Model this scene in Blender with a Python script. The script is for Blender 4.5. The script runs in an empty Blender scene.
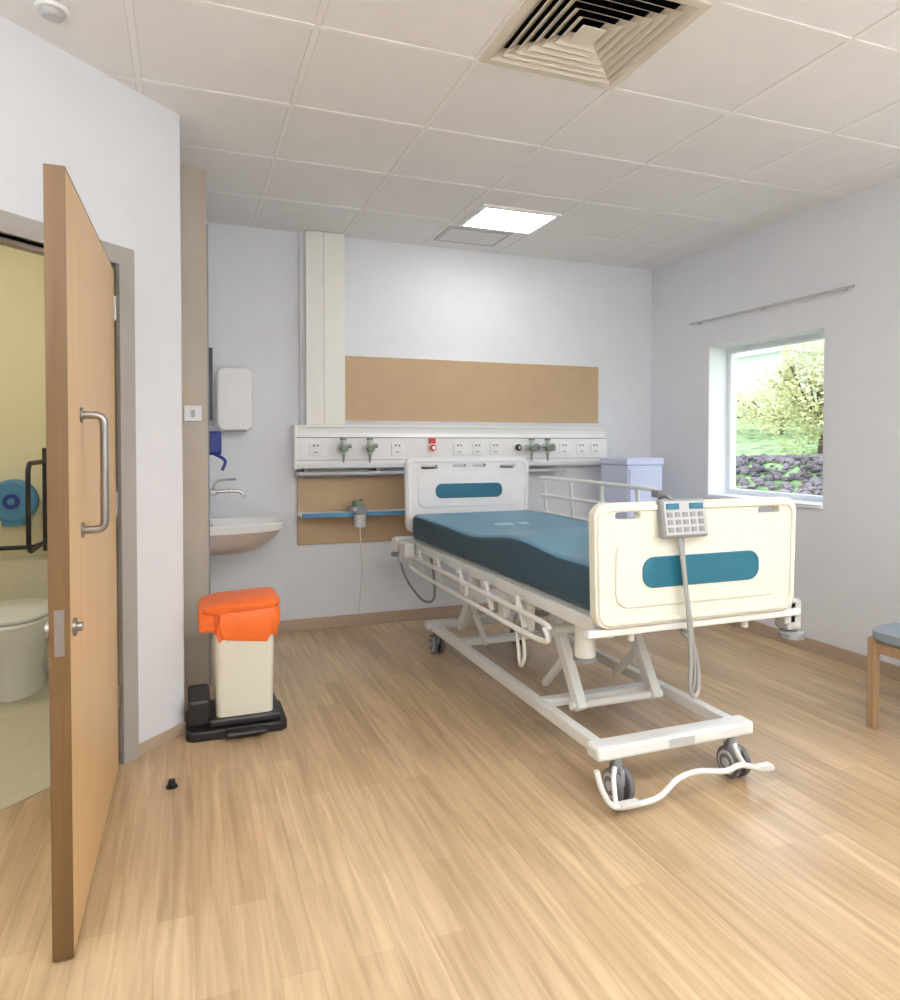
import bpy, bmesh, math, random
from mathutils import Vector, Matrix
random.seed(7)
S=bpy.context.scene
COL=S.collection
S.view_settings.view_transform='Standard'
H=2.85

# ---------------------------------------------------------------- materials
def mat(name,c,rough=.5,metal=0,var=0.0,vscale=8,bump=0.0,bscale=60,spec=.5,coat=0):
    m=bpy.data.materials.new(name); m.use_nodes=True
    nt=m.node_tree; b=nt.nodes['Principled BSDF']
    b.inputs['Base Color'].default_value=(*c,1)
    b.inputs['Roughness'].default_value=rough
    b.inputs['Metallic'].default_value=metal
    b.inputs['Specular IOR Level'].default_value=spec
    b.inputs['Coat Weight'].default_value=coat
    tc=nt.nodes.new('ShaderNodeTexCoord')
    n=nt.nodes.new('ShaderNodeTexNoise'); n.inputs['Scale'].default_value=vscale; n.inputs['Detail'].default_value=4
    nt.links.new(tc.outputs['Object'],n.inputs['Vector'])
    v=max(var,.012)
    r=nt.nodes.new('ShaderNodeValToRGB')
    r.color_ramp.elements[0].position=.3; r.color_ramp.elements[1].position=.7
    r.color_ramp.elements[0].color=(*[x*(1-v) for x in c],1)
    r.color_ramp.elements[1].color=(*[min(1,x*(1+v)) for x in c],1)
    nt.links.new(n.outputs['Fac'],r.inputs['Fac']); nt.links.new(r.outputs['Color'],b.inputs['Base Color'])
    if bump>0:
        n2=nt.nodes.new('ShaderNodeTexNoise'); n2.inputs['Scale'].default_value=bscale
        nt.links.new(tc.outputs['Object'],n2.inputs['Vector'])
        bp=nt.nodes.new('ShaderNodeBump'); bp.inputs['Strength'].default_value=bump; bp.inputs['Distance'].default_value=.01
        nt.links.new(n2.outputs['Fac'],bp.inputs['Height']); nt.links.new(bp.outputs['Normal'],b.inputs['Normal'])
    return m
def emis(name,c,s):
    m=bpy.data.materials.new(name); m.use_nodes=True
    b=m.node_tree.nodes['Principled BSDF']
    b.inputs['Base Color'].default_value=(.8,.8,.8,1)
    b.inputs['Emission Color'].default_value=(*c,1); b.inputs['Emission Strength'].default_value=s
    return m
def woodmat(name,c1,c2,rough=.4,axis='Z',scale=3.0):
    m=bpy.data.materials.new(name); m.use_nodes=True; nt=m.node_tree; b=nt.nodes['Principled BSDF']
    tc=nt.nodes.new('ShaderNodeTexCoord'); mp=nt.nodes.new('ShaderNodeMapping')
    sc={'Z':(14,14,.7),'Y':(14,.7,14),'X':(.7,14,14)}[axis]
    mp.inputs['Scale'].default_value=sc
    n=nt.nodes.new('ShaderNodeTexNoise'); n.inputs['Scale'].default_value=scale; n.inputs['Detail'].default_value=6; n.inputs['Distortion'].default_value=.4
    r=nt.nodes.new('ShaderNodeValToRGB'); r.color_ramp.elements[0].position=.3; r.color_ramp.elements[1].position=.7
    r.color_ramp.elements[0].color=(*c1,1); r.color_ramp.elements[1].color=(*c2,1)
    L=nt.links.new
    L(tc.outputs['Object'],mp.inputs['Vector']); L(mp.outputs['Vector'],n.inputs['Vector']); L(n.outputs['Fac'],r.inputs['Fac']); L(r.outputs['Color'],b.inputs['Base Color'])
    b.inputs['Roughness'].default_value=rough
    return m
def floormat():
    m=bpy.data.materials.new('oak_plank_vinyl'); m.use_nodes=True; nt=m.node_tree; b=nt.nodes['Principled BSDF']; L=nt.links.new
    tc=nt.nodes.new('ShaderNodeTexCoord')
    mp=nt.nodes.new('ShaderNodeMapping'); mp.inputs['Rotation'].default_value=(0,0,math.radians(90))
    L(tc.outputs['Object'],mp.inputs['Vector'])
    br=nt.nodes.new('ShaderNodeTexBrick'); br.offset=.37
    br.inputs['Scale'].default_value=1; br.inputs['Brick Width'].default_value=.9; br.inputs['Row Height'].default_value=.10
    br.inputs['Mortar Size'].default_value=.0008; br.inputs['Mortar Smooth'].default_value=.5; br.inputs['Bias'].default_value=0
    br.inputs['Color1'].default_value=(.515,.375,.225,1); br.inputs['Color2'].default_value=(.64,.485,.305,1); br.inputs['Mortar'].default_value=(.45,.32,.19,1)
    L(mp.outputs['Vector'],br.inputs['Vector'])
    def layer(sc,scale,p0,p1,c0,c1,prev,fac):
        mp2=nt.nodes.new('ShaderNodeMapping'); mp2.inputs['Scale'].default_value=sc
        L(tc.outputs['Object'],mp2.inputs['Vector'])
        n=nt.nodes.new('ShaderNodeTexNoise'); n.inputs['Scale'].default_value=scale; n.inputs['Detail'].default_value=7; n.inputs['Distortion'].default_value=.6
        L(mp2.outputs['Vector'],n.inputs['Vector'])
        r=nt.nodes.new('ShaderNodeValToRGB'); r.color_ramp.elements[0].position=p0; r.color_ramp.elements[1].position=p1
        r.color_ramp.elements[0].color=(*c0,1); r.color_ramp.elements[1].color=(*c1,1)
        L(n.outputs['Fac'],r.inputs['Fac'])
        mx=nt.nodes.new('ShaderNodeMix'); mx.data_type='RGBA'; mx.blend_type='MULTIPLY'; mx.inputs['Factor'].default_value=fac
        L(prev,mx.inputs[6]); L(r.outputs['Color'],mx.inputs[7]); return mx.outputs[2]
    a=layer((26,1.3,1),1.6,.32,.68,(.75,.71,.65),(1.1,1.1,1.1),br.outputs['Color'],.9)
    a=layer((9,.8,1),1.1,.35,.62,(.88,.86,.83),(1.04,1.04,1.04),a,1)
    L(a,b.inputs['Base Color'])
    b.inputs['Roughness'].default_value=.29; b.inputs['Specular IOR Level'].default_value=.5
    return m
def glassmat():
    m=bpy.data.materials.new('window_glass'); m.use_nodes=True; nt=m.node_tree
    for n in list(nt.nodes): nt.nodes.remove(n)
    o=nt.nodes.new('ShaderNodeOutputMaterial'); t=nt.nodes.new('ShaderNodeBsdfTransparent'); g=nt.nodes.new('ShaderNodeBsdfGlossy'); g.inputs['Roughness'].default_value=.02
    x=nt.nodes.new('ShaderNodeMixShader'); x.inputs[0].default_value=.05
    nt.links.new(t.outputs[0],x.inputs[1]); nt.links.new(g.outputs[0],x.inputs[2]); nt.links.new(x.outputs[0],o.inputs[0]); return m

M=dict(
 wall=mat('painted_wall',(.765,.79,.835),.75,var=.008),
 wallbath=mat('bathroom_wall_paint',(.86,.80,.56),.6),
 ceil=mat('ceiling_tile',(.85,.85,.855),.9,var=.015,bump=.04,bscale=200),
 tbar=mat('ceiling_tbar',(.88,.88,.87),.6), tgap=mat('ceiling_tbar_shadow_gap',(.68,.68,.67),.8),
 brown=mat('tan_panel',(.50,.355,.21),.5,var=.03), pil=mat('taupe_panel',(.52,.46,.38),.6,var=.03),
 underside_shade=mat('basin_underside_shade',(.58,.49,.42),.4),
 cream=mat('cream_plastic',(.76,.765,.66),.35), creamw=mat('offwhite_trunking',(.83,.83,.78),.4),
 white=mat('white_plastic',(.84,.85,.86),.35), enamel=mat('white_enamel',(.77,.79,.77),.3),
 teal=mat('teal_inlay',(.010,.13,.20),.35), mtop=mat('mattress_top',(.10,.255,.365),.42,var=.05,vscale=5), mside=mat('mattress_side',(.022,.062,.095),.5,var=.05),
 orange=mat('orange_plastic',(.93,.18,.03),.4,var=.05), black=mat('black_plastic',(.015,.015,.018),.4),
 grey=mat('grey_plastic',(.26,.27,.28),.45), lgrey=mat('light_grey_plastic',(.50,.51,.51),.4), tyre=mat('castor_tyre',(.14,.14,.15),.5),
 chrome=mat('steel',(.62,.62,.62),.25,metal=1), dsteel=mat('satin_steel',(.32,.31,.30),.35,metal=1),
 frame=mat('door_frame_paint',(.40,.38,.35),.5), door=woodmat('door_beech',(.67,.43,.19),(.75,.51,.25),.35,'Z'),
 dedge=woodmat('door_edge_lipping',(.12,.062,.02),(.16,.088,.03),.45,'Z'), cwood=woodmat('chair_beech',(.36,.23,.12),(.45,.30,.17),.4,'Z'),
 upvc=mat('window_upvc',(.88,.90,.93),.35), lav=mat('lavender_laminate',(.60,.66,.87),.4), blue=mat('blue_plastic',(.08,.26,.46),.4),
 dblue=mat('dark_blue_plastic',(.02,.04,.25),.4), skirt=woodmat('vinyl_skirting',(.44,.34,.25),(.50,.39,.29),.5,'X'),
 seat=mat('seat_vinyl',(.27,.32,.37),.55), ceramic=mat('ceramic',(.86,.87,.86),.15), red=mat('red_plastic',(.6,.04,.02),.4), green=mat('green_plastic',(.20,.27,.19),.5),
 bfloor=mat('bathroom_vinyl',(.62,.58,.44),.4,var=.04,vscale=20), plenum=mat('plenum_black',(.012,.012,.012),.9), vent=mat('diffuser_metal',(.68,.65,.56),.6),
 grass=mat('grass',(.25,.36,.13),.9,var=.6,vscale=5), rock=mat('rock',(.17,.135,.135),.85,var=.6,vscale=3), leaf=mat('leaves',(.58,.58,.27),.7,var=.4,vscale=9), bark=mat('bark',(.12,.08,.05),.9),
 floor=floormat(), glass=glassmat(), lamp=emis('led_diffuser',(1,.975,.945),15.2), bfill=emis('bathroom_fill_diffuser',(1,.93,.76),22.0),
 bldg=mat('pale_render',(.70,.71,.72),.8), roof=mat('roof_slate',(.35,.35,.38),.8), print_=mat('label_print',(.40,.58,.66),.5),
)

# ---------------------------------------------------------------- helpers
def group(name,loc):
    e=bpy.data.objects.new(name,None); e.location=loc; e.empty_display_size=.1; COL.objects.link(e); return e
def mk(name,verts,faces,m,parent=None,smooth=False,bevel=0,bseg=2,angle=35):
    vs=[Vector(v) for v in verts]
    lo=Vector((min(v.x for v in vs),min(v.y for v in vs),min(v.z for v in vs))); hi=Vector((max(v.x for v in vs),max(v.y for v in vs),max(v.z for v in vs)))
    c=(lo+hi)/2
    me=bpy.data.meshes.new(name); me.from_pydata([v-c for v in vs],[],faces); me.update()
    bm=bmesh.new(); bm.from_mesh(me); bmesh.ops.recalc_face_normals(bm,faces=bm.faces); bm.to_mesh(me); bm.free()
    for mm in (m if isinstance(m,(list,tuple)) else [m]): me.materials.append(mm)
    o=bpy.data.objects.new(name,me); o.location=c; COL.objects.link(o)
    if smooth:
        for p in me.polygons: p.use_smooth=True
        me.set_sharp_from_angle(angle=math.radians(angle))
    if bevel>0:
        b=o.modifiers.new('bevel','BEVEL'); b.width=bevel; b.segments=bseg; b.limit_method='ANGLE'; b.angle_limit=math.radians(30)
    if parent:
        o.parent=parent; o.matrix_parent_inverse=Matrix.Translation(-Vector(parent.location))
    return o
BF=[(0,3,2,1),(4,5,6,7),(0,1,5,4),(1,2,6,5),(2,3,7,6),(3,0,4,7)]
def bv(lo,hi):
    x0,y0,z0=lo; x1,y1,z1=hi
    return [(x0,y0,z0),(x1,y0,z0),(x1,y1,z0),(x0,y1,z0),(x0,y0,z1),(x1,y0,z1),(x1,y1,z1),(x0,y1,z1)]
def box(name,lo,hi,m,parent=None,bevel=0,bseg=2):
    return mk(name,bv(lo,hi),BF,m,parent,False,bevel,bseg)
def boxes(name,lst,m,parent=None,bevel=0,xf=None):
    V=[];F=[]
    for lo,hi in lst:
        k=len(V); V+=bv(lo,hi); F+=[tuple(i+k for i in f) for f in BF]
    if xf: V=[xf(v) for v in V]
    return mk(name,V,F,m,parent,False,bevel)
def loft(name,rings,m,parent=None,smooth=True,cap=True,angle=40,bevel=0,closed=False):
    n=len(rings[0]); V=[p for r in rings for p in r]; F=[]
    R=len(rings)
    for i in range(R if closed else R-1):
        for j in range(n):
            a=i*n+j; b=i*n+(j+1)%n; c=((i+1)%R)*n+(j+1)%n; d=((i+1)%R)*n+j
            F.append((a,b,c,d))
    if cap and not closed:
        F.append(tuple(range(n))[::-1]); F.append(tuple((R-1)*n+j for j in range(n)))
    return mk(name,V,F,m,parent,smooth,bevel,2,angle)
def frame_ring(c,t,r,n,up):
    x=up; y=t.cross(x).normalized()
    return [tuple(c+(x*math.cos(2*math.pi*k/n)+y*math.sin(2*math.pi*k/n))*r) for k in range(n)]
def catmull(pts,sub=6,closed=False):
    P=[Vector(p) for p in pts]; n=len(P); out=[]
    rng=n if closed else n-1
    for i in range(rng):
        if closed: p0,p1,p2,p3=P[(i-1)%n],P[i],P[(i+1)%n],P[(i+2)%n]
        else: p0,p1,p2,p3=P[max(i-1,0)],P[i],P[i+1],P[min(i+2,n-1)]
        for s in range(sub):
            t=s/sub
            out.append(.5*((2*p1)+(-p0+p2)*t+(2*p0-5*p1+4*p2-p3)*t*t+(-p0+3*p1-3*p2+p3)*t**3))
    if not closed: out.append(P[-1])
    return out
def tube(name,pts,r,m,parent=None,curve=True,n=12,closed=False,sub=6):
    P=catmull(pts,sub,closed) if curve else [Vector(p) for p in pts]
    if not curve:
        Q=[P[0]]
        for i in range(1,len(P)-1):
            a=(P[i-1]-P[i]); b=(P[i+1]-P[i]); d=min(.03+r,a.length*.4,b.length*.4)
            A=P[i]+a.normalized()*d; B=P[i]+b.normalized()*d
            for s in range(5):
                t=s/4; Q.append(A*(1-t)**2+P[i]*2*t*(1-t)+B*t*t)
        Q.append(P[-1]); P=Q
    N=len(P); T=[]
    for i in range(N):
        if closed: t=P[(i+1)%N]-P[(i-1)%N]
        else: t=P[min(i+1,N-1)]-P[max(i-1,0)]
        T.append(t.normalized())
    up=T[0].orthogonal().normalized(); rings=[]
    for i in range(N):
        up=(up-T[i]*up.dot(T[i]))
        up=up.normalized() if up.length>1e-6 else T[i].orthogonal().normalized()
        rings.append(frame_ring(P[i],T[i],r,n,up))
    return loft(name,rings,m,parent,True,True,60,closed=closed)
def cyl(name,p0,p1,r,m,parent=None,r2=None,n=28,bevel=0):
    p0=Vector(p0);p1=Vector(p1);t=(p1-p0).normalized();up=t.orthogonal().normalized()
    return loft(name,[frame_ring(p0,t,r,n,up),frame_ring(p1,t,r2 if r2 is not None else r,n,up)],m,parent,True,True,40,bevel)
def beam(name,p0,p1,w,h,m,parent=None,bevel=.006):
    """rectangular tube; w across, h in the other direction"""
    p0=Vector(p0);p1=Vector(p1);t=(p1-p0).normalized()
    side=Vector((1,0,0)) if abs(t.x)<.7 else Vector((0,1,0))
    side=(side-t*side.dot(t)).normalized(); u=t.cross(side)
    R=[]
    for p in (p0,p1): R.append([tuple(p+side*a*w/2+u*b*h/2) for a,b in((-1,-1),(1,-1),(1,1),(-1,1))])
    return loft(name,R,m,parent,False,True,bevel=bevel)
def rrect(cx,cy,w,h,r,n=6,taper=0):
    out=[]
    for (sx,sy,a0) in((1,1,0),(-1,1,90),(-1,-1,180),(1,-1,270)):
        for k in range(n+1):
            a=math.radians(a0+90*k/n); x=sx*(w/2-r)+r*math.cos(a); y=sy*(h/2-r)+r*math.sin(a)
            x*=1+taper*(y/(h/2)); out.append((cx+x,cy+y))
    return out
def prism(name,ol,axis,a0,a1,m,parent=None,bevel=0,smooth=True):
    f={'Y':lambda p,a:(p[0],a,p[1]),'X':lambda p,a:(a,p[0],p[1]),'Z':lambda p,a:(p[0],p[1],a)}[axis]
    return loft(name,[[f(p,a0) for p in ol],[f(p,a1) for p in ol]],m,parent,smooth,True,30,bevel)
def cut(o,cutter):
    md=o.modifiers.new('b','BOOLEAN'); md.object=cutter; md.operation='DIFFERENCE'; md.solver='EXACT'
    bpy.context.view_layer.update()
    dg=bpy.context.evaluated_depsgraph_get(); me=bpy.data.meshes.new_from_object(o.evaluated_get(dg))
    o.modifiers.clear(); o.data=me; bpy.data.objects.remove(cutter)
    for p in me.polygons: p.use_smooth=False

# ---------------------------------------------------------------- room shell
box('floor',(-2.6,-1.7,-.1),(4.03,5.25,0),M['floor'])
VX0,VX1,VY0,VY1=1.10,1.68,1.96,2.54
boxes('ceiling',[((-2.6,-1.7,H),(VX0,5.25,H+.1)),((VX1,-1.7,H),(4.03,5.25,H+.1)),((VX0,-1.7,H),(VX1,VY0,H+.1)),((VX0,VY1,H),(VX1,5.25,H+.1))],M['ceil'])
box('wall_back',(.0,5.07,0),(4.03,5.25,H),M['wall'])
WY0,WY1,WZ0,WZ1=3.31,4.36,.95,2.09
boxes('wall_right',[((3.78,-1.7,0),(4.03,WY0,H)),((3.78,WY1,0),(4.03,5.07,H)),((3.78,WY0,0),(4.03,WY1,WZ0)),((3.78,WY0,WZ1),(4.03,WY1,H))],M['wall'])
box('wall_front',(-1.7,-1.7,0),(3.78,-1.55,H),M['wall'])
C=Vector((-.015,3.465)); q=math.sqrt(.5)
def ang(v):   # s along wall (towards door), t thickness towards bathroom, z
    s,t,z=v; return (C.x-q*s-q*t, C.y-q*s+q*t, z)
DS0,DS1,DZ=.35,1.47,2.09
SE=2.24
boxes('wall_left_angled',[((0,0,0),(DS0,.12,H)),((DS1,0,0),(SE,.12,H)),((DS0,0,DZ),(DS1,.12,H))],M['wall'],xf=ang)
box('wall_left',(-1.75,-1.7,0),(-1.6,1.88,H),M['wall'])
box('wall_left_return',(-.13,3.47,0),(-.015,4.09,H),M['wall'])
g=group('wall_pilaster',(0,4.5,0))
box('taupe_face',(-.13,4.09,0),(.116,4.13,H),M['pil'],g)
box('sink_side',(-.13,4.13,0),(.116,5.25,H),M['wall'],g)
box('edge_strip',(.116,4.085,0.0),(.124,4.13,H-.3),M['grey'],g)
# bathroom shell
box('wall_bathroom_back',(-2.6,4.95,0),(-.13,5.25,H),M['wallbath'])
box('wall_bathroom_left',(-2.6,1.7,0),(-2.45,4.95,H),M['wallbath'])
box('wall_bathroom_front',(-2.45,1.7,0),(-1.75,1.85,H),M['wallbath'])
prism('floor_bathroom',[(-2.45,1.86),(-1.72,1.86),(-.16,3.44),(-.135,3.5),(-.135,4.95),(-2.45,4.95)],'Z',0.0005,.006,M['bfloor'],None,0,False)
boxes('wall_bathroom_cladding',[((.02,.121,.006),(DS0,.126,H-.001)),((DS1,.121,.006),(SE-.1,.126,H-.001)),((DS0,.121,DZ),(DS1,.126,H-.001))],M['wallbath'],xf=ang)
# ceiling grid
gx=[-.79,-.17,.455,1.08,1.70,2.33,2.95,3.57]; gy=[-1.19,-.56,.06,.69,1.31,1.94,2.56,3.19,3.81,4.44]
L1=[];L2=[]
def leftlim(y):
    if y>3.465: return -.015 if y<4.09 else .116
    return max(-1.6, C.x-(C.y-y))
for x in gx:
    r=5.07 if x>.12 else (3.465+(x+.015) if x<-.015 else 4.09); p=-1.55
    L1.append(((x-.012,p,H-.003),(x+.012,r,H))); L2.append(((x-.015,p,H-.001),(x+.015,r,H)))
for y in gy:
    a=leftlim(y)
    L1.append(((a,y-.012,H-.0032),(3.78,y+.012,H))); L2.append(((a,y-.015,H-.0011),(3.78,y+.015,H)))
boxes('trim_ceiling_grid',L1,M['tbar']); boxes('trim_ceiling_grid_gap',L2,M['tgap'])
# skirtings
box('baseboard_back',(.116,5.058,0),(3.78,5.07,.085),M['skirt'],bevel=.003)
box('baseboard_right',(3.768,-1.55,0),(3.78,5.058,.085),M['skirt'],bevel=.003)
boxes('baseboard_left_angled',[((0,-.012,0),(DS0-.08,0,.05)),((DS1+.08,-.012,0),(SE,0,.05))],M['skirt'],xf=ang)
box('baseboard_left',(-.015,3.475,0),(-.004,4.09,.05),M['skirt'])
# ---------------------------------------------------------------- door
g=group('door_frame',ang((.9,.05,0)))
boxes('jambs_and_head',[((DS0-.075,-.018,0),(DS0,.135,DZ+.075)),((DS1,-.018,0),(DS1+.075,.135,DZ+.075)),((DS0,-.018,DZ),(DS1,.135,DZ+.075))],M['frame'],g,xf=ang)
boxes('stops',[((DS0,.05,0),(DS0+.015,.10,DZ)),((DS1-.015,.05,0),(DS1,.10,DZ)),((DS0,.05,DZ-.015),(DS1,.10,DZ))],M['frame'],g,xf=ang)
A=Vector((-.268,3.16)); B=Vector((-.283,2.03)); dv=(B-A).normalized(); nv=Vector((dv.y,-dv.x))
if nv.x>0: nv=-nv
LL=(B-A).length; DT=2.052
def dl(v): s,t,z=v; p=A+dv*s+nv*t; return (p.x,p.y,z)
g=group('door_1',(A.x,A.y,0))
boxes('leaf',[((0,0,.008),(LL-.006,.048,DT))],M['door'],g,xf=dl)
boxes('edge_lipping',[((LL-.006,-.0005,.008),(LL,.0485,DT+.001))],M['dedge'],g,xf=dl)
boxes('top_lipping',[((0,-.0005,DT),(LL,.0485,DT+.004))],M['dedge'],g,xf=dl)
boxes('edge_lipping_hinge_side',[((-.005,-.0005,.008),(0,.0485,DT))],M['dedge'],g,xf=dl)
for k,z in enumerate((.25,1.05,1.85)):
    cyl(f'hinge_{k}',dl((-.012,.0,z)),dl((-.012,.0,z+.1)),.009,M['dsteel'],g)
hp=[(LL-.22,0,1.43),(LL-.22,-.06,1.43),(LL-.22,-.06,1.10),(LL-.22,0,1.10)]
tube('pull_handle',[dl(p) for p in hp],.0115,M['dsteel'],g,curve=False)
for k,z in enumerate((1.43,1.10)): cyl(f'handle_rose_{k}',dl((LL-.22,0,z)),dl((LL-.22,-.006,z)),.022,M['dsteel'],g)
cyl('lock_rose',dl((LL-.06,0,.86)),dl((LL-.06,-.008,.86)),.024,M['dsteel'],g)
cyl('lock_turn',dl((LL-.06,-.008,.86)),dl((LL-.06,-.022,.86)),.012,M['dsteel'],g)
boxes('latch_plate',[((LL,.012,.80),(LL+.001,.036,.92))],M['dsteel'],g,xf=dl)
cyl('lock_turn_inside',dl((LL-.05,.048,.86)),dl((LL-.05,.062,.86)),.025,M['dsteel'],g)
g=group('door_stop',(-.06,2.95,0))
cyl('base',(-.06,2.93,0),(-.06,2.93,.006),.022,M['black'],g); cyl('buffer',(-.06,2.93,.006),(-.06,2.93,.03),.015,M['black'],g,r2=.013,bevel=.003)

# ---------------------------------------------------------------- ceiling fittings
g=group('ceiling_air_diffuser',((VX0+VX1)/2,(VY0+VY1)/2,H))
cx,cy=(VX0+VX1)/2,(VY0+VY1)/2
boxes('flange',[((1.085,1.945,H-.008),(1.695,1.975,H)),((1.085,2.525,H-.008),(1.695,2.555,H)),((1.085,1.975,H-.008),(1.115,2.525,H)),((1.665,1.975,H-.008),(1.695,2.525,H))],M['vent'],g)
V=[];F=[]
def sq(s,z): return [(cx-s,cy-s,z),(cx+s,cy-s,z),(cx+s,cy+s,z),(cx-s,cy+s,z)]
for s in (.272,.235,.198,.161,.124,.087):
    k=len(V); V+=sq(s,H-.007)+sq(s-.040,H+.022)+sq(s-.040,H+.024)+sq(s+.002,H-.007)
    for r in range(3):
        for j in range(4): F.append((k+r*4+j,k+r*4+(j+1)%4,k+(r+1)*4+(j+1)%4,k+(r+1)*4+j))
    for j in range(4): F.append((k+12+j,k+12+(j+1)%4,k+(j+1)%4,k+j))
mk('louvre_blades',V,F,M['vent'],g)
box('centre_plate',(cx-.047,cy-.047,H-.008),(cx+.047,cy+.047,H-.004),M['vent'],g)
boxes('plenum_box',[((VX0-.02,VY0-.02,H+.26),(VX1+.02,VY1+.02,H+.28)),((VX0-.02,VY0-.02,H+.1),(VX0,VY1+.02,H+.28)),((VX1,VY0-.02,H+.1),(VX1+.02,VY1+.02,H+.28)),((VX0,VY0-.02,H+.1),(VX1,VY0,H+.28)),((VX0,VY1,H+.1),(VX1,VY1+.02,H+.28))],M['plenum'],g)
boxes('plenum_liner',[((VX0,VY0,H+.03),(VX0+.004,VY1,H+.26)),((VX1-.004,VY0,H+.03),(VX1,VY1,H+.26)),((VX0,VY0,H+.03),(VX1,VY0+.004,H+.26)),((VX0,VY1-.004,H+.03),(VX1,VY1,H+.26))],M['plenum'],g)
def panel(x0,y0,x1,y1,m,z=H):
    g=group('ceiling_light_panel',((x0+x1)/2,(y0+y1)/2,z)); w=.03
    boxes('frame',[((x0,y0,z-.014),(x1,y0+w,z)),((x0,y1-w,z-.014),(x1,y1,z)),((x0,y0+w,z-.014),(x0+w,y1-w,z)),((x1-w,y0+w,z-.014),(x1,y1-w,z))],M['white'],g)
    box('diffuser',(x0+w,y0+w,z-.010),(x1-w,y1-w,z-.004),m,g)
panel(1.76,4.06,2.32,4.51,M['lamp'])
for x in (-.48,.77,2.01,3.26):  # extra panels out of view, added to light the room
    for y in (.375,-.875):
        panel(x-.29,y-.29,x+.29,y+.29,M['lamp'])
panel(-1.5,3.5,-.95,4.0,M['bfill'])  # unseen panel, added to brighten the bathroom
g=group('ceiling_access_vent',(2.0,4.72,H))
box('plate',(1.72,4.56,H-.006),(2.2,4.9,H),M['lgrey'],g)
boxes('slats',[((1.75,4.6+.04*k,H-.009),(2.17,4.62+.04*k,H-.006)) for k in range(7)],M['white'],g)
g=group('smoke_detector',(-.40,2.80,H))
cyl('base',(-.42,2.78,H-.012),(-.42,2.78,H),.055,M['white'],g); cyl('head',(-.42,2.78,H-.03),(-.42,2.78,H-.012),.032,M['lgrey'],g,r2=.045,bevel=.004)
# fill lamps added behind the viewpoint, aimed up to brighten the ceiling
def fill_uplight(x,y,dx,dy):
    g=group('added_ceiling_fill',(x,y,2.05)); wx=.45 if dy else .06; wy=.45 if dx else .06
    X=x+dx*.07; Y=y+dy*.07
    prism('fill_trough',[( X-wx,Y-wy),(X+wx,Y-wy),(X+wx,Y+wy),(X-wx,Y+wy)],'Z',1.98,2.05,M['white'],g,.01,False)
    l=bpy.data.lights.new('ceiling_fill_lamp','AREA'); l.shape='RECTANGLE'; l.size=2*wx-.02; l.size_y=2*wy-.02; l.energy=38; l.color=(1,.98,.96)
    o=bpy.data.objects.new('ceiling_fill_lamp',l); COL.objects.link(o); o.location=(X,Y,2.056); o.rotation_euler=(math.pi,0,0)
    o.parent=g; o.matrix_parent_inverse=Matrix.Translation(-Vector(g.location))
fill_uplight(.3,-1.55,0,1); fill_uplight(2.6,-1.55,0,1); fill_uplight(3.78,.2,-1,0); fill_uplight(-1.6,.6,1,0)

# ---------------------------------------------------------------- window and exterior
g=group('window_1',(3.98,(WY0+WY1)/2,(WZ0+WZ1)/2)); f=.045; x0,x1=3.955,4.015
boxes('frame',[((x0,WY0,WZ0),(x1,WY1,WZ0+f)),((x0,WY0,WZ1-f),(x1,WY1,WZ1)),((x0,WY0,WZ0+f),(x1,WY0+f,WZ1-f)),((x0,WY1-f,WZ0+f),(x1,WY1,WZ1-f))],M['upvc'],g,bevel=.004)
box('glass',(3.98,WY0+f,WZ0+f),(3.984,WY1-f,WZ1-f),M['glass'],g)
box('sill',(3.765,WY0,WZ0-.02),(3.955,WY1,WZ0+.006),M['upvc'],g,bevel=.004)
boxes('reveal_lining',[((3.782,WY1-.006,WZ0+.006),(3.955,WY1,WZ1)),((3.782,WY0,WZ0+.006),(3.955,WY0+.006,WZ1)),((3.782,WY0+.006,WZ1-.006),(3.955,WY1-.006,WZ1))],M['upvc'],g)
g=group('curtain_track',(3.74,3.8,2.29))
box('track',(3.738,3.08,2.284),(3.75,4.53,2.296),M['lgrey'],g)
boxes('brackets',[((3.745,y,2.28),(3.78,y+.02,2.30)) for y in (3.15,3.8,4.44)],M['lgrey'],g)
# outside
def hgt(x,y):
    if x<5.4: h=-.1
    elif x<7.4: h=-.1+(x-5.4)/2*1.15
    else: h=1.05+min(x-7.4,11)*.105
    return h+.06*math.sin(y*1.7+x)+.05*math.sin(x*2.3+y*.6)
nx,ny=44,50; V=[];F=[]
for i in range(nx+1):
    for j in range(ny+1):
        x=4.06+26*(i/nx)**1.4; y=-4+40*j/ny
        V.append((x,y,hgt(x,y) if x>4.4 else -.1))
for i in range(nx):
    for j in range(ny):
        a=i*(ny+1)+j; F.append((a,a+1,a+ny+2,a+ny+1))
mk('grass_bank',V,F,M['grass'],smooth=True,angle=80)
V=[];F=[]
base=bmesh.new(); bmesh.ops.create_icosphere(base,subdivisions=1,radius=1); bvv=[v.co.copy() for v in base.verts]; bff=[[v.index for v in f.verts] for f in base.faces]; base.free()
for i in range(5200):
    x=random.uniform(5.4,8.0); y=random.uniform(3.0,12); r=random.uniform(.018,.065)
    z=hgt(x,y)+r*.35; k=len(V); sc=(random.uniform(.8,1.4),random.uniform(.8,1.4),random.uniform(.5,.8)); R=Matrix.Rotation(random.uniform(0,6),3,'Z')
    for v in bvv:
        w=R@Vector((v.x*sc[0],v.y*sc[1],v.z*sc[2]))*r*random.uniform(.7,1.25); V.append((x+w.x,y+w.y,z+w.z))
    F+=[tuple(k+a for a in f) for f in bff]
mk('rockery',V,F,M['rock'])
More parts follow.
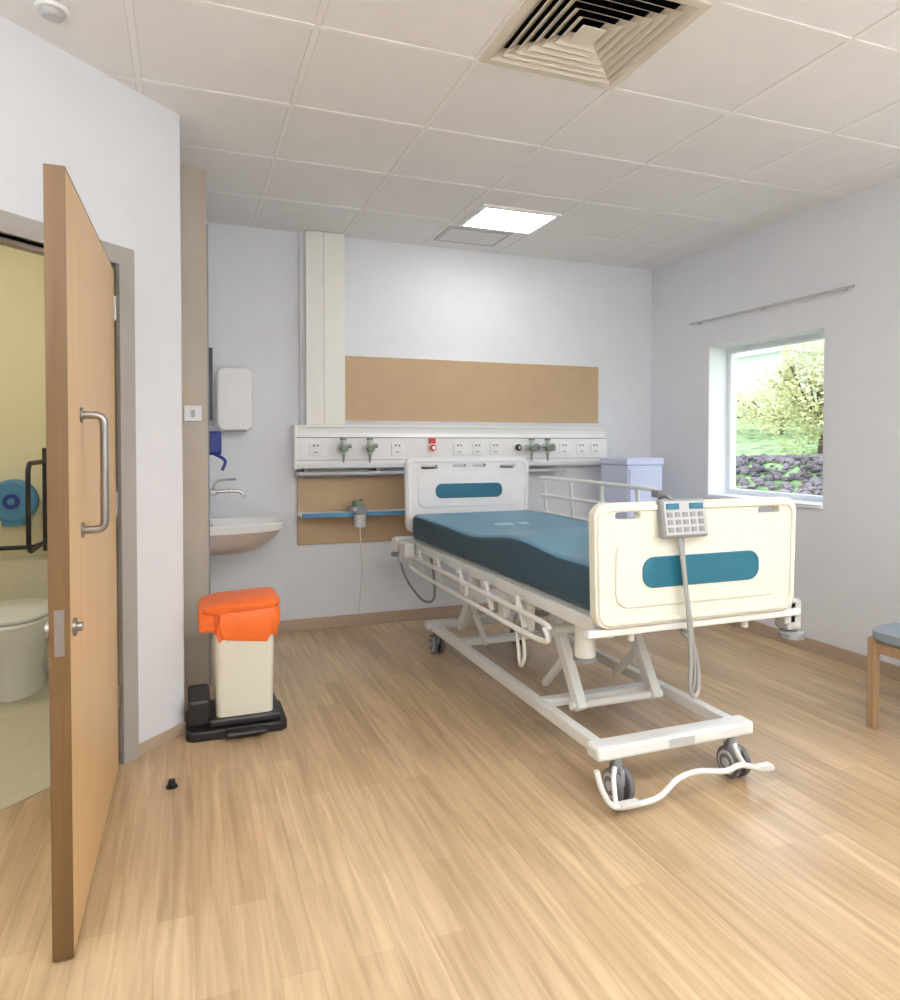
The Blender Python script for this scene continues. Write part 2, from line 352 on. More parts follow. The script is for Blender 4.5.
def shrub(name,x,y,rad,hh,nl):
    z=hgt(x,y); g=group(name,(x,y,z))
    tube('trunk',[(x,y,z-.1),(x+.05,y,z+hh*.3),(x,y+.05,z+hh*.6)],.05,M['bark'],g)
    for k in range(6):
        a=k*1.05; tube(f'branch_{k}',[(x,y,z+hh*.25),(x+rad*.4*math.cos(a),y+rad*.4*math.sin(a),z+hh*.5),(x+rad*.7*math.cos(a),y+rad*.7*math.sin(a),z+hh*.75)],.02,M['bark'],g,n=6)
    V=[];F=[]
    for i in range(nl):
        d=Vector((random.gauss(0,1),random.gauss(0,1),random.gauss(0,1))).normalized()*random.uniform(.3,1)**.5
        lump=1+.2*math.sin(5*d.x+3*d.z)+.15*math.sin(7*d.y)
        p=Vector((x+d.x*rad*lump,y+d.y*rad*lump,z+hh*.55+d.z*hh*.5*lump))
        u=Vector((random.uniform(-1,1),random.uniform(-1,1),random.uniform(-1,1))).normalized(); w=u.orthogonal().normalized(); s=random.uniform(.022,.05)
        k=len(V); V+=[tuple(p-u*s),tuple(p+w*s*.5),tuple(p+u*s),tuple(p-w*s*.5)]; F.append((k,k+1,k+2,k+3))
    mk('foliage',V,F,M['leaf'],g)
shrub('garden_shrub',8.9,7.85,.85,1.7,9000)
shrub('garden_shrub',9.4,6.1,.8,2.0,5000)
shrub('garden_shrub',12.0,11.6,1.3,1.0,5000)
shrub('garden_shrub',12.5,13.9,1.2,1.3,4000)
g=group('distant_building',(22,24,3))
box('walls',(20,19,2.5),(26,27,4.6),M['bldg'],g)
prism('roof',[(19.6,4.6),(26.4,4.6),(23,5.8)],'Y',18.8,27.2,M['bldg'],g)
boxes('windows',[((19.98,20+2*k,3.2),(20.0,21+2*k,4.1)) for k in range(3)],M['lgrey'],g)

# ---------------------------------------------------------------- back wall fittings
g=group('vertical_service_duct',(.92,5.03,2.1))
box('duct',(.80,4.985,1.479),(1.078,5.069,H-.004),M['creamw'],g,bevel=.004)
box('side_flange',(.765,5.04,1.479),(.80,5.069,H-.004),M['wall'],g)
box('cover_seam',(.925,4.983,1.479),(.929,4.986,H-.004),M['lgrey'],g)
g=group('tan_protection_board',(2.15,5.06,1.75))
box('board',(1.085,5.052,1.515),(3.237,5.07,1.985),M['brown'],g,bevel=.003)
boxes('edge_trim',[((1.08,5.05,1.985),(3.242,5.07,1.99)),((1.08,5.05,1.51),(3.242,5.07,1.515)),((3.237,5.05,1.51),(3.242,5.07,1.99))],M['creamw'],g)
g=group('bedhead_trunking',(2.0,5.0,1.3))
prism('body',[(5.07,1.17),(4.975,1.17),(4.965,1.20),(4.965,1.39),(4.985,1.42),(4.985,1.47),(5.07,1.47)],'X',.725,3.26,M['white'],g,.003,False)
boxes('end_caps',[((.71,4.955,1.165),(.727,5.07,1.478)),((3.258,4.955,1.165),(3.275,5.07,1.478))],M['creamw'],g,bevel=.004)
box('top_rail',(.727,4.972,1.462),(3.258,5.0,1.478),M['creamw'],g,bevel=.003)
box('groove',(.727,4.9635,1.385),(3.258,4.968,1.392),M['grey'],g)
box('lower_groove',(.727,4.9635,1.225),(3.258,4.968,1.231),M['lgrey'],g)
box('under_shelf',(.727,4.90,1.125),(2.85,5.07,1.145),M['lgrey'],g,bevel=.003)
boxes('rail_brackets',[((x,4.96,1.145),(x+.03,5.07,1.17)) for x in (.78,1.3,1.9,2.5)],M['grey'],g)
n=0
for x in (.86,1.46,1.95,2.10,2.25,2.86,3.02,3.15):
    box(f'socket_plate_{n}',(x-.045,4.957,1.26),(x+.045,4.966,1.35),M['white'],g,bevel=.003)
    boxes(f'socket_detail_{n}',[((x-.02,4.955,1.325),(x-.005,4.958,1.34)),((x+.008,4.955,1.325),(x+.02,4.958,1.34)),((x-.015,4.955,1.28),(x+.015,4.958,1.287))],M['grey'],g); n+=1
for k,(x,c) in enumerate(((1.73,'red'),(2.44,'black'),(2.60,'dblue'),(2.74,'black'),(1.04,'lgrey'),(1.23,'lgrey'),(2.52,'lgrey'),(2.66,'lgrey'))):
    cyl(f'gas_outlet_{k}',(x,4.966,1.315),(x,4.945,1.315),.036,M['white'],g,bevel=.004)
    cyl(f'gas_outlet_ring_{k}',(x,4.945,1.315),(x,4.93,1.315),.026,M[c],g)
    cyl(f'gas_outlet_core_{k}',(x,4.93,1.315),(x,4.915,1.315),.014,M['chrome'],g)
box('red_tag',(1.705,4.945,1.345),(1.755,4.965,1.385),M['red'],g)
def flow(x):
    g=group('oxygen_flowmeter',(x,4.86,1.3)); Y=4.87
    cyl('probe',(x,4.914,1.315),(x,Y,1.315),.02,M['chrome'],g)
    cyl('tube_body',(x,Y,1.27),(x,Y,1.37),.020,M['lgrey'],g,bevel=.003)
    cyl('cap',(x,Y,1.37),(x,Y,1.39),.024,M['green'],g)
    cyl('knob',(x,Y,1.31),(x,Y-.05,1.31),.026,M['green'],g,bevel=.003)
    cyl('outlet_nozzle',(x,Y,1.27),(x,Y,1.21),.012,M['dsteel'],g,r2=.006)
    cyl('side_knob',(x,Y,1.33),(x+.055,Y,1.33),.016,M['dsteel'],g)
flow(1.04); flow(1.23); flow(2.52); flow(2.66)
g=group('equipment_shelf_panel',(1.3,5.0,.85))
box('board',(.745,5.045,.62),(1.95,5.07,1.10),M['brown'],g,bevel=.003)
box('shelf',(.745,4.86,.835),(1.95,5.045,.855),M['white'],g,bevel=.003)
box('shelf_edge',(.745,4.85,.832),(1.95,4.862,.862),M['blue'],g,bevel=.002)
g=group('suction_regulator',(1.15,4.9,.86))
box('body',(1.09,4.875,.855),(1.21,4.98,.90),M['grey'],g,bevel=.006)
cyl('gauge',(1.15,4.93,.90),(1.15,4.93,.935),.035,M['green'],g,bevel=.004)
cyl('knob',(1.12,4.875,.88),(1.12,4.855,.88),.014,M['lgrey'],g)
cyl('outlet',(1.18,4.93,.90),(1.18,4.93,.95),.012,M['green'],g)
g=group('collection_jar',(1.14,4.81,.80))
cyl('jar',(1.14,4.80,.76),(1.14,4.80,.85),.04,M['lgrey'],g,bevel=.005); cyl('lid',(1.14,4.80,.85),(1.14,4.80,.865),.043,M['grey'],g); box('hook',(1.13,4.835,.80),(1.15,4.849,.86),M['grey'],g)
tube('drain_hose',[(1.14,4.80,.76),(1.15,4.82,.62),(1.18,4.90,.45),(1.19,5.0,.25),(1.19,5.05,.10)],.004,M['creamw'],g,n=8)
# sink corner
g=group('paper_towel_dispenser',(.32,5.0,1.65))
prism('body',rrect(.317,1.65,.235,.43,.05),'Y',4.95,5.07,M['white'],g,.012)
prism('window_slot',rrect(.317,1.72,.03,.12,.012),'Y',4.945,4.952,M['white'],g)
box('paper_slot',(.24,4.955,1.425),(.39,5.0,1.436),M['grey'],g)
g=group('soap_dispenser',(.17,4.6,1.32))
prism('back_plate',rrect(4.62,1.32,.11,.26,.02),'X',.116,.135,M['white'],g)
prism('bottle',rrect(4.62,1.35,.085,.15,.025),'X',.135,.21,M['dblue'],g,.01)
tube('lever',[(.17,4.6,1.28),(.23,4.57,1.24),(.21,4.56,1.18)],.010,M['dblue'],g)
g=group('sink_thermostat_strip',(.13,4.3,1.7))
box('strip',(.116,4.27,1.48),(.15,4.31,1.90),M['black'],g,bevel=.004)
box('clip',(.116,4.265,1.45),(.155,4.315,1.48),M['grey'],g)
g=group('wash_basin',(.35,4.68,.8))
def dring(cy,x0,dep,hw,z,n=28):
    P=[]
    for k in range(n+1):
        a=-math.pi/2+math.pi*k/n
        P.append((x0+dep*abs(math.cos(a))**.75,cy+hw*math.copysign(abs(math.sin(a))**.85,math.sin(a)),z))
    return P
loft('bowl',[dring(4.66,.118,.30,.15,.72),dring(4.66,.117,.43,.24,.78),dring(4.66,.116,.478,.27,.80),dring(4.66,.116,.49,.28,.845),dring(4.66,.117,.485,.275,.852),dring(4.66,.145,.43,.245,.848),dring(4.66,.16,.39,.22,.82),dring(4.66,.19,.28,.15,.77)],M['ceramic'],g)
loft('underside_shade',[dring(4.66,.116,.24,.12,.655),dring(4.66,.116,.33,.19,.68),dring(4.66,.1155,.42,.24,.74),dring(4.66,.1155,.472,.266,.80)],M['underside_shade'],g)  # basin underside, its shadow put into the tan colour
cyl('waste',(.3,4.66,.765),(.3,4.66,.775),.025,M['chrome'],g)
g=group('basin_tap',(.2,4.66,1.05))
for k,y in enumerate((4.60,4.72)): cyl(f'flange_{k}',(.116,y,1.04),(.135,y,1.04),.03,M['chrome'],g)
box('mixer_body',(.135,4.57,1.02),(.185,4.75,1.06),M['chrome'],g,bevel=.012)
tube('spout',[(.17,4.66,1.04),(.28,4.66,1.045),(.34,4.66,1.03),(.35,4.66,.995)],.012,M['chrome'],g)
tube('lever',[(.16,4.66,1.06),(.19,4.66,1.11),(.30,4.64,1.12)],.008,M['chrome'],g)
g=group('light_switch',(.05,4.085,1.5))
box('plate',(-.005,4.08,1.47),(.085,4.09,1.555),M['white'],g,bevel=.003); box('rocker',(.03,4.075,1.49),(.05,4.081,1.53),M['lgrey'],g,bevel=.001)

# ---------------------------------------------------------------- waste bin
g=group('clinical_waste_bin',(.25,3.5,0))
def rr3(cx,cy,w,d,r,z,tz=0): return [(p[0],p[1],z+tz*(p[0]-cx)) for p in rrect(cx,cy,w,d,r,5)]
loft('body',[rr3(.252,3.49,.255,.25,.03,.06),rr3(.252,3.49,.27,.265,.03,.50)],M['cream'],g,bevel=.003)
prism('base',rrect(.217,3.48,.45,.31,.04),'Z',0,.045,M['black'],g,.008)
box('base_step',(.09,3.345,.045),(.415,3.63,.085),M['black'],g,bevel=.012)
box('pedal_housing',(.0,3.38,.045),(.10,3.63,.17),M['black'],g,bevel=.015)
box('pedal',(.16,3.27,.02),(.34,3.36,.04),M['black'],g,bevel=.008)
rings=[]
for i,(z,s) in enumerate(((.455,.98),(.475,1.04),(.52,1.08),(.56,1.06),(.59,1.0))):
    rg=[]
    pts=rrect(.262,3.49,.285*s,.28*s,.05,10)
    for k,p in enumerate(pts):
        a=k/len(pts)*2*math.pi
        dz=(-.03*math.cos(a-4.5)+.012*math.sin(9*a)+.008*math.sin(17*a)+.015) if i<2 else 0
        w=1+.02*math.sin(13*a+i)+.012*math.sin(23*a+2*i)
        rg.append((.262+(p[0]-.262)*w,3.49+(p[1]-3.49)*w,z+dz))
    rings.append(rg)
loft('orange_bag_cuff',rings,M['orange'],g,cap=False)
loft('lid',[rr3(.240,3.49,.335,.30,.05,.575,.04),rr3(.238,3.49,.355,.315,.05,.588,.04),rr3(.238,3.49,.355,.315,.05,.602,.04),rr3(.25,3.49,.30,.27,.05,.618,.05),rr3(.27,3.49,.20,.18,.05,.623,.05)],M['orange'],g)
box('lid_hinge_block',(.05,3.37,.48),(.14,3.60,.59),M['orange'],g,bevel=.012)
box('lid_hinge_pad',(.065,3.366,.52),(.125,3.371,.565),M['orange'],g,bevel=.002)

# ---------------------------------------------------------------- hospital bed
bed=group('hospital_bed',(1.86,3.35,0)); E=M['enamel']
XL,XR=1.40,2.32
def castor(n,x,y,dirx=1):
    cyl(f'castor_stem_{n}',(x,y,.11),(x,y,.19),.02,M['grey'],bed)
    for s in (-1,1):
        a=x+s*.024; 
        cyl(f'castor_tyre_{n}_{s}',(a-.011,y-.01,.062),(a+.011,y-.01,.062),.062,M['tyre'],bed,bevel=.006,n=36)
        cyl(f'castor_rim_{n}_{s}',(a+s*.0112,y-.01,.062),(a+s*.0145,y-.01,.062),.046,M['lgrey'],bed,n=36)
        cyl(f'castor_ring_{n}_{s}',(a+s*.0145,y-.01,.062),(a+s*.0165,y-.01,.062),.034,M['tyre'],bed,n=30)
        cyl(f'castor_hub_{n}_{s}',(a+s*.0165,y-.01,.062),(a+s*.020,y-.01,.062),.018,M['lgrey'],bed)
    box(f'castor_fork_{n}',(x-.012,y-.045,.06),(x+.012,y+.04,.13),M['grey'],bed,bevel=.01)
BX0,BX1,BY0,BY1=1.47,2.11,2.27,4.20
for n,(x,y) in enumerate(((1.52,2.235),(2.07,2.235),(1.50,4.22),(2.08,4.22))): castor(n,x,y)
beam('base_rail_left',(BX0,BY0,.185),(BX0,BY1,.185),.045,.05,E,bed)
beam('base_rail_right',(BX1,BY0,.185),(BX1,BY1,.185),.045,.05,E,bed)
beam('base_cross_foot',(BX0-.05,BY0-.02,.19),(BX1+.05,BY0-.02,.19),.085,.055,E,bed,.012)
beam('base_cross_head',(BX0-.05,BY1,.19),(BX1+.05,BY1,.19),.07,.05,E,bed,.012)
beam('base_cross_mid',(BX0,2.75,.195),(BX1,2.75,.195),.06,.035,E,bed)
beam('base_cross_mid_head',(BX0,3.75,.195),(BX1,3.75,.195),.06,.035,E,bed)
box('base_label',(1.74,2.2055,.175),(1.86,2.208,.205),M['lgrey'],bed)
tube('brake_pedal_bar',[(1.37,2.14,.175),(1.39,2.13,.10),(1.43,2.12,.045),(1.52,2.11,.04),(1.62,2.11,.05),(1.70,2.11,.10),(1.79,2.11,.115),(1.92,2.11,.095),(2.0,2.11,.105),(2.10,2.11,.075),(2.16,2.11,.07)],.011,E,bed)
tube('pedal_link_left',[(1.44,2.12,.045),(1.47,2.18,.09),(1.50,2.22,.13)],.010,E,bed)
tube('pedal_link_right',[(2.02,2.11,.10),(2.05,2.18,.11),(2.07,2.22,.13)],.010,E,bed)
boxes('pedal_pads',[((1.45,2.095,.046),(1.53,2.128,.054)),((2.09,2.095,.08),(2.15,2.128,.088))],E,bed)
# lift linkage
for nm,x in (('left',1.60),('right',1.99)):
    beam(f'foot_lift_leg_{nm}',(x,2.62,.19),(x,2.86,.56),.045,.055,E,bed)
    beam(f'foot_lift_brace_{nm}',(x,2.95,.20),(x,2.74,.40),.03,.03,E,bed)
    beam(f'head_lift_leg_{nm}',(x,4.05,.19),(x,3.75,.56),.045,.055,E,bed)
    beam(f'head_lift_brace_{nm}',(x,3.65,.20),(x,3.88,.40),.03,.03,E,bed)
    beam(f'inner_beam_{nm}',(x,2.40,.59),(x,4.42,.59),.04,.06,E,bed)
cyl('lift_torsion_tube_foot',(1.56,2.80,.50),(2.03,2.80,.50),.022,E,bed)
cyl('lift_torsion_tube_head',(1.56,3.80,.50),(2.03,3.80,.50),.022,E,bed)
cyl('lift_foot_roller_tube',(1.56,2.64,.205),(2.03,2.64,.205),.018,E,bed)
cyl('actuator_body',(1.80,2.95,.50),(1.80,3.45,.50),.035,M['lgrey'],bed,bevel=.004)
cyl('actuator_rod',(1.80,2.80,.50),(1.80,2.95,.50),.014,M['chrome'],bed)
box('actuator_motor',(1.755,3.30,.42),(1.845,3.55,.56),M['grey'],bed,bevel=.01)
cyl('actuator_head_rod',(1.80,3.45,.50),(1.80,3.80,.50),.014,M['chrome'],bed)
box('control_box',(1.66,3.15,.50),(1.78,3.45,.575),M['lgrey'],bed,bevel=.008)
# mattress platform
for nm,x in (('left',XL+.035),('right',XR-.035)):
    beam(f'platform_rail_{nm}',(x,2.24,.665),(x,4.56,.665),.035,.055,E,bed)
for k,y in enumerate((2.26,2.7,3.2,3.7,4.2,4.54)):
    beam(f'platform_cross_{k}',(XL+.03,y,.655),(XR-.03,y,.655),.05,.03,E,bed)
for k,(a,b) in enumerate(((2.28,2.85),(2.87,3.25),(3.27,3.6),(3.62,4.5))):
    box(f'platform_deck_{k}',(XL+.04,a,.692),(XR-.04,b,.706),M['lgrey'],bed,bevel=.004)
# mattress
def mh(y):
    t=(y-2.27)/(4.48-2.27)
    return .875+.045*math.exp(-((t-.28)/.16)**2)-.012*math.exp(-((t-.55)/.12)**2)+.02*math.exp(-((t-.0)/.1)**2)
rings=[]
ys=[2.262,2.268,2.285]+[2.31+i*(4.44-2.31)/30 for i in range(31)]+[4.46,4.475,4.48]
for i,y in enumerate(ys):
    ins={0:.03,1:.012,2:.003}.get(i,0); j=len(ys)-1-i; ins=max(ins,{0:.03,1:.012,2:.003}.get(j,0))
    z0=.706+ins; z1=mh(y)-ins
    rings.append([(p[0],y,p[1]) for p in rrect(1.86,(z0+z1)/2,.885-2*ins,z1-z0,.035,5)])
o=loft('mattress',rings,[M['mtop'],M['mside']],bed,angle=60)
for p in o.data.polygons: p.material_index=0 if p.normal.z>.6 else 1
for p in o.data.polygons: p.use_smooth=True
for k,(x,w) in enumerate(((1.70,.12),(1.86,.06))):
    y=3.75
    mk(f'mattress_print_{k}',[(x,y-.04,mh(y-.04)+.001),(x+w,y-.04,mh(y-.04)+.001),(x+w,y+.04,mh(y+.04)+.001),(x,y+.04,mh(y+.04)+.001)],[(0,1,2,3)],M['print_'],bed)
# end boards
def board(nm,cx,w,z0,z1,y0,y1,loz,face,slots,lw,lh,m):
    h=z1-z0; zc=(z0+z1)/2
    ol=rrect(cx,zc,w,h,.055,7,taper=.012)
    o=prism(nm,ol,'Y',y0,y1,m,bed,0)
    for (sx,sz,sw,sh) in slots:
        c=prism('c',rrect(sx,sz,sw,sh,min(sw,sh)*.45),'Y',y0-.05,y1+.05,M['cream'])
        cut(o,c)
    b=o.modifiers.new('bevel','BEVEL'); b.width=.010; b.segments=3; b.limit_method='ANGLE'; b.angle_limit=math.radians(35)
    fy=y0 if face<0 else y1; d=face
    def ringprism(name,ol1,ol2,a0,a1,m):
        n=len(ol1); V=[(p[0],a0,p[1]) for p in ol1]+[(p[0],a0,p[1]) for p in ol2]+[(p[0],a1,p[1]) for p in ol1]+[(p[0],a1,p[1]) for p in ol2]; F=[]
        for j in range(n):
            k=(j+1)%n
            F+=[(j,k,n+k,n+j),(2*n+j,2*n+k,3*n+k,3*n+j),(j,k,2*n+k,2*n+j),(n+j,n+k,3*n+k,3*n+j)]
        mk(name,V,F,m,bed,True,.004,2,30)
    ringprism(nm+'_raised_rim',rrect(cx,zc,w-.02,h-.02,.05,7,taper=.012),rrect(cx,zc,w-.06,h-.06,.04,7,taper=.012),fy-.001*d,fy+.008*d,m)
    prism(nm+'_raised_panel',rrect(cx,loz,w*.82,lh*2.2,lh*.5),'Y',min(fy,fy+.005*d),max(fy,fy+.005*d),m,bed,.004)
    prism(nm+'_inlay',rrect(cx,loz,lw,lh,lh*.42,7),'Y',min(fy,fy+.011*d),max(fy,fy+.011*d),M['teal'],bed,.003)
board('footboard',1.855,.95,.67,1.13,2.17,2.212,.868,-1,[(1.52,1.082,.11,.026),(2.19,1.082,.11,.026)],.55,.115,M['cream'])
board('headboard',1.855,.92,.74,1.245,4.53,4.57,1.02,-1,[(1.56,1.185,.12,.03),(1.78,1.195,.10,.022),(1.93,1.195,.10,.022),(2.15,1.185,.12,.03)],.50,.10,M['white'])
beam('footboard_support_bar',(1.36,2.20,.652),(2.38,2.20,.652),.035,.03,E,bed)
for k,x in enumerate((1.58,2.13)):
    cyl(f'footboard_post_{k}',(x,2.235,.60),(x,2.235,.78),.014,E,bed); cyl(f'headboard_post_{k}',(x,4.51,.60),(x,4.51,.80),.014,E,bed)
beam('headboard_support_bar',(1.32,4.56,.70),(2.40,4.56,.70),.035,.03,E,bed)
for k,(x,y,z) in enumerate(((1.34,4.58,.67),(2.41,4.58,.68))):
    cyl(f'corner_buffer_{k}',(x,y,z-.06),(x,y,z+.035),.032,M['enamel'],bed,bevel=.006)
    cyl(f'corner_buffer_base_{k}',(x,y,z-.09),(x,y,z-.06),.036,M['grey'],bed,bevel=.006)
box('buffer_bracket',(2.31,2.20,.60),(2.37,2.25,.70),M['lgrey'],bed,bevel=.006)
box('foot_buffer_housing',(2.33,2.20,.57),(2.405,2.28,.70),M['lgrey'],bed,bevel=.014)
cyl('foot_buffer_roller',(2.375,2.23,.53),(2.375,2.23,.565),.052,M['grey'],bed,bevel=.008)
cyl('accessory_socket',(1.50,2.43,.49),(1.50,2.43,.64),.042,E,bed,bevel=.004)
cyl('accessory_socket_ring',(1.50,2.43,.475),(1.50,2.43,.492),.047,M['grey'],bed,bevel=.003)
# lowered side rail, near side
SX=XL-.035
tube('side_rail_lowered_top',[(SX,2.50,.60),(SX,2.56,.615),(SX,3.3,.615),(SX,4.20,.615),(SX,4.27,.60)],.012,E,bed)
tube('side_rail_lowered_bottom',[(SX-.01,2.50,.60),(SX-.015,2.53,.545),(SX-.015,3.3,.54),(SX-.015,4.22,.545),(SX-.005,4.27,.60)],.012,E,bed)
for k in range(5):
    y=2.7+k*.35
    beam(f'side_rail_arm_{k}',(SX+.004,y,.545),(SX+.01,y+.10,.665),.016,.03,E,bed,.003)
    cyl(f'side_rail_pivot_{k}',(SX-.012,y+.10,.655),(SX+.04,y+.10,.655),.016,M['lgrey'],bed)
for k,y in enumerate((2.80,3.05,3.45)):
    box(f'linkage_bracket_{k}',(XL+.03,y,.50),(XL+.07,y+.07,.64),E,bed,bevel=.008)
tube('side_rail_handle_loop',[(SX,2.72,.53),(SX,2.70,.43),(SX+.01,2.76,.37),(SX+.02,2.80,.43),(SX+.01,2.80,.52)],.008,E,bed)
box('side_rail_release',(SX-.03,3.32,.56),(SX-.005,3.40,.62),M['lgrey'],bed,bevel=.006)
# raised far side rail
RX=XR+.035
tube('side_rail_raised_top',[(RX,3.10,1.075),(RX,3.16,1.10),(RX,3.7,1.105),(RX,4.36,1.105),(RX,4.42,1.08)],.013,E,bed)
tube('side_rail_raised_mid',[(RX,3.14,.98),(RX,3.7,.985),(RX,4.40,.985)],.011,E,bed)
tube('side_rail_raised_low',[(RX,3.18,.86),(RX,3.7,.865),(RX,4.38,.865)],.011,E,bed)
for k in range(4):
    y=3.22+k*.36; beam(f'side_rail_raised_post_{k}',(RX-.005,y,.66),(RX,y+.06,1.10),.014,.028,E,bed,.003)
box('side_rail_catch',(RX-.02,3.07,1.06),(RX+.02,3.13,1.10),M['grey'],bed,bevel=.006)
# nurse control
def tilt(v,c=(1.745,2.15,1.065),a=-.18):
    x,y,z=v; dy=y-c[1]; dz=z-c[2]; return (x,c[1]+dy*math.cos(a)-dz*math.sin(a),c[2]+dy*math.sin(a)+dz*math.cos(a))
boxes('control_panel_housing',[((1.645,2.135,.995),(1.85,2.165,1.14))],M['grey'],bed,.008,xf=tilt)
boxes('control_panel_face',[((1.655,2.131,1.005),(1.84,2.136,1.13))],M['lgrey'],bed,0,xf=tilt)
boxes('control_panel_buttons',[((1.665+.035*i,2.127,1.015+.028*j),(1.687+.035*i,2.132,1.033+.028*j)) for i in range(5) for j in range(3)],M['grey'],bed,0,xf=tilt)
boxes('control_panel_screen',[((1.665,2.126,1.10),(1.72,2.131,1.122)),((1.77,2.126,1.10),(1.83,2.131,1.122))],M['teal'],bed,0,xf=tilt)
tube('control_panel_hook',[(1.70,2.15,1.135),(1.70,2.18,1.15),(1.70,2.225,1.14),(1.70,2.225,1.09)],.007,M['grey'],bed)
cb=M['cable']=mat('grey_cable',(.33,.34,.33),.45)
tube('control_cable',[(1.725,2.14,1.0),(1.735,2.13,.90),(1.76,2.13,.72),(1.775,2.13,.55),(1.77,2.13,.44),(1.785,2.125,.395),(1.81,2.13,.42),(1.815,2.14,.50),(1.80,2.15,.58),(1.80,2.22,.62)],.0085,cb,bed)
tube('control_cable_second',[(1.745,2.145,1.0),(1.755,2.14,.85),(1.79,2.14,.62),(1.80,2.14,.47),(1.79,2.14,.41)],.006,cb,bed)
tube('head_cable_loop',[(1.34,4.50,.66),(1.33,4.45,.56),(1.36,4.38,.44),(1.42,4.25,.34),(1.47,4.18,.36),(1.46,4.15,.50),(1.44,4.15,.63)],.008,M['grey'],bed)
box('head_rail_bracket',(1.33,4.35,.60),(1.40,4.50,.69),E,bed,bevel=.01)
box('head_rail_knob',(1.30,4.36,.57),(1.335,4.42,.62),M['lgrey'],bed,bevel=.008)

# ---------------------------------------------------------------- bedside locker
g=group('bedside_locker',(3.29,4.65,0))
box('carcass',(3.13,4.48,.08),(3.45,4.84,1.18),M['lav'],g,bevel=.008)
box('top',(3.12,4.47,1.18),(3.46,4.85,1.235),M['lav'],g,bevel=.012)
boxes('drawer_fronts',[((3.145,4.468,.12),(3.435,4.48,1.15))],M['lav'],g,bevel=.004)
boxes('handles',[((3.40,4.45,.62),(3.415,4.47,.78))],M['lav'],g,bevel=.003)
for k,(x,y) in enumerate(((3.17,4.53),(3.41,4.53),(3.17,4.79),(3.41,4.79))):
    cyl(f'castor_{k}',(x-.012,y,.03),(x+.012,y,.03),.03,M['grey'],g); cyl(f'castor_stem_{k}',(x,y,.03),(x,y,.085),.01,M['grey'],g)

# ---------------------------------------------------------------- visitor chair
g=group('visitor_chair',(3.3,2.15,0))
cx0,cx1,cy0,cy1=3.03,3.56,1.87,2.40
for k,(x,y,h) in enumerate(((cx0+.02,cy1-.02,.43),(cx0+.02,cy0+.02,.43))):
    beam(f'front_leg_{k}',(x,y,0),(x,y,h),.040,.040,M['cwood'],g,.006)
for k,y in enumerate((cy0+.02,cy1-.02)):
    tube(f'back_leg_{k}',[(cx1+.03,y,0.0),(cx1-.03,y,.4),(cx1-.02,y,.6),(cx1+.04,y,.95)],.02,M['cwood'],g)
    beam(f'side_rail_{k}',(cx0+.03,y,.385),(cx1-.03,y,.385),.024,.05,M['cwood'],g)
beam('front_rail',(cx0+.02,cy0+.02,.385),(cx0+.02,cy1-.02,.385),.024,.05,M['cwood'],g)
beam('rear_rail',(cx1-.04,cy0+.02,.385),(cx1-.04,cy1-.02,.385),.024,.05,M['cwood'],g)
loft('seat_cushion',[rr3(3.29,2.135,.50,.49,.05,.412),rr3(3.285,2.135,.53,.52,.06,.43),rr3(3.285,2.135,.53,.52,.06,.465),rr3(3.29,2.135,.49,.48,.06,.485)],M['seat'],g)
o=loft('back_cushion',[[(p[0]+.0,p[1],z) for p in rrect(3.545+(z-.6)*.17,2.135,.06,.44,.025,5)] for z in (.58,.62,.75,.88,.92)],M['seat'],g)

# ---------------------------------------------------------------- bathroom fittings
box('trim_bathroom_duct',(-2.45,4.72,.006),(-.135,4.95,.66),M['bfloor'],bevel=.006)
g=group('toilet',(-.86,4.4,0))
def ell(cx,cy,a,b,z,n=32): return [(cx+a*math.cos(2*math.pi*k/n),cy+b*math.sin(2*math.pi*k/n),z) for k in range(n)]
tx=-.87
loft('pan',[ell(tx,4.42,.13,.24,.006),ell(tx,4.42,.12,.22,.12),ell(tx,4.38,.15,.26,.28),ell(tx,4.34,.185,.29,.38),ell(tx,4.34,.185,.29,.405),ell(tx,4.33,.14,.22,.405),ell(tx,4.36,.09,.14,.28)],M['ceramic'],g)
rings=[]
for a,z in ((1,.405),(1.02,.415),(1,.428)): rings.append(ell(tx,4.34,.19*a,.295*a,z))
for z in (.428,.405): rings.append(ell(tx,4.33,.115,.19,z))
loft('seat_ring',rings,M['ceramic'],g,closed=True)
loft('closed_lid',[ell(tx,4.35,.185,.285,.428),ell(tx,4.35,.195,.295,.436),ell(tx,4.35,.195,.295,.448),ell(tx,4.36,.16,.26,.458)],M['ceramic'],g)
box('pan_back',(tx-.16,4.58,.006),(tx+.16,4.719,.40),M['ceramic'],g,bevel=.02)
g=group('jumbo_toilet_roll_dispenser',(-.95,4.88,.98))
cyl('drum',(-.975,4.83,1.0),(-.975,4.945,1.0),.13,M['blue'],g,bevel=.02,n=48)
cyl('face_ring',(-.975,4.822,1.0),(-.975,4.83,1.0),.045,M['dblue'],g,n=40)
cyl('face_centre',(-.975,4.815,1.0),(-.975,4.823,1.0),.02,M['blue'],g,n=32)
box('mouth',(-1.03,4.84,.85),(-.92,4.94,.89),M['blue'],g,bevel=.008)
g=group('drop_down_support_rail',(-.77,4.6,.9))
box('wall_plate',(-.83,4.935,.68),(-.75,4.949,1.32),M['black'],g,bevel=.004)
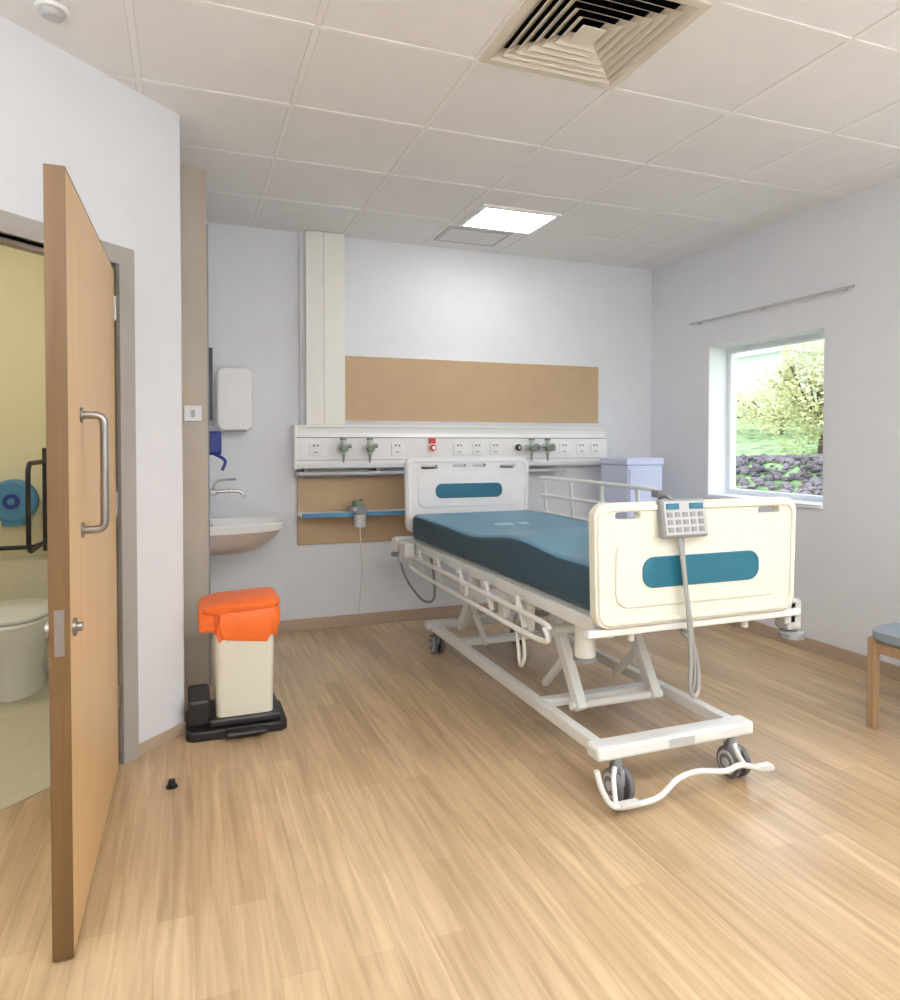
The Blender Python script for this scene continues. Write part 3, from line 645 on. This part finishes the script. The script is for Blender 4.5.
tube('rail_loop',[(-.79,4.94,1.24),(-.79,4.34,1.24),(-.79,4.30,1.2),(-.79,4.30,.80),(-.79,4.34,.76),(-.79,4.94,.76)],.013,M['black'],g,curve=False)
g=group('grab_rail',(-.62,4.92,.95))
tube('bar',[(-.72,4.949,1.42),(-.72,4.87,1.42),(-.72,4.87,.72),(-.72,4.949,.72)],.02,M['black'],g,curve=False)
for k,z in enumerate((1.42,.72)): cyl(f'flange_{k}',(-.72,4.94,z),(-.72,4.949,z),.035,M['black'],g)
g=group('toilet_back_rail',(-1.0,4.85,.72))
tube('bar',[(-1.35,4.949,.72),(-1.35,4.85,.72),(-.86,4.85,.72),(-.86,4.949,.72)],.013,M['black'],g,curve=False)

# ---------------------------------------------------------------- world, camera
w=bpy.data.worlds.new('overcast_sky'); S.world=w; w.use_nodes=True; nt=w.node_tree
bg=nt.nodes['Background']; 
tc=nt.nodes.new('ShaderNodeTexCoord'); sp=nt.nodes.new('ShaderNodeSeparateXYZ'); r=nt.nodes.new('ShaderNodeValToRGB')
r.color_ramp.elements[0].position=.0; r.color_ramp.elements[0].color=(.92,.96,1,1); r.color_ramp.elements[1].position=.6; r.color_ramp.elements[1].color=(.62,.78,1,1)
nt.links.new(tc.outputs['Generated'],sp.inputs[0]); nt.links.new(sp.outputs['Z'],r.inputs['Fac']); nt.links.new(r.outputs['Color'],bg.inputs['Color'])
bg.inputs['Strength'].default_value=3.6
sun=bpy.data.lights.new('sun','SUN'); sun.energy=1.5; sun.angle=math.radians(12); so=bpy.data.objects.new('sun',sun); COL.objects.link(so)
so.rotation_euler=(math.radians(-30),math.radians(-35),0); so.location=(0,0,8)
cam=bpy.data.cameras.new('camera'); co=bpy.data.objects.new('camera',cam); COL.objects.link(co)
cam.sensor_fit='HORIZONTAL'; cam.sensor_width=36; cam.lens=28; cam.clip_start=.05; cam.clip_end=200
P=1.2
co.location=(0,0,1.35); co.rotation_euler=(math.radians(90-P),0,math.radians(-20.7))
cam.shift_y=-(57-700*math.tan(math.radians(P)))/900
S.camera=co
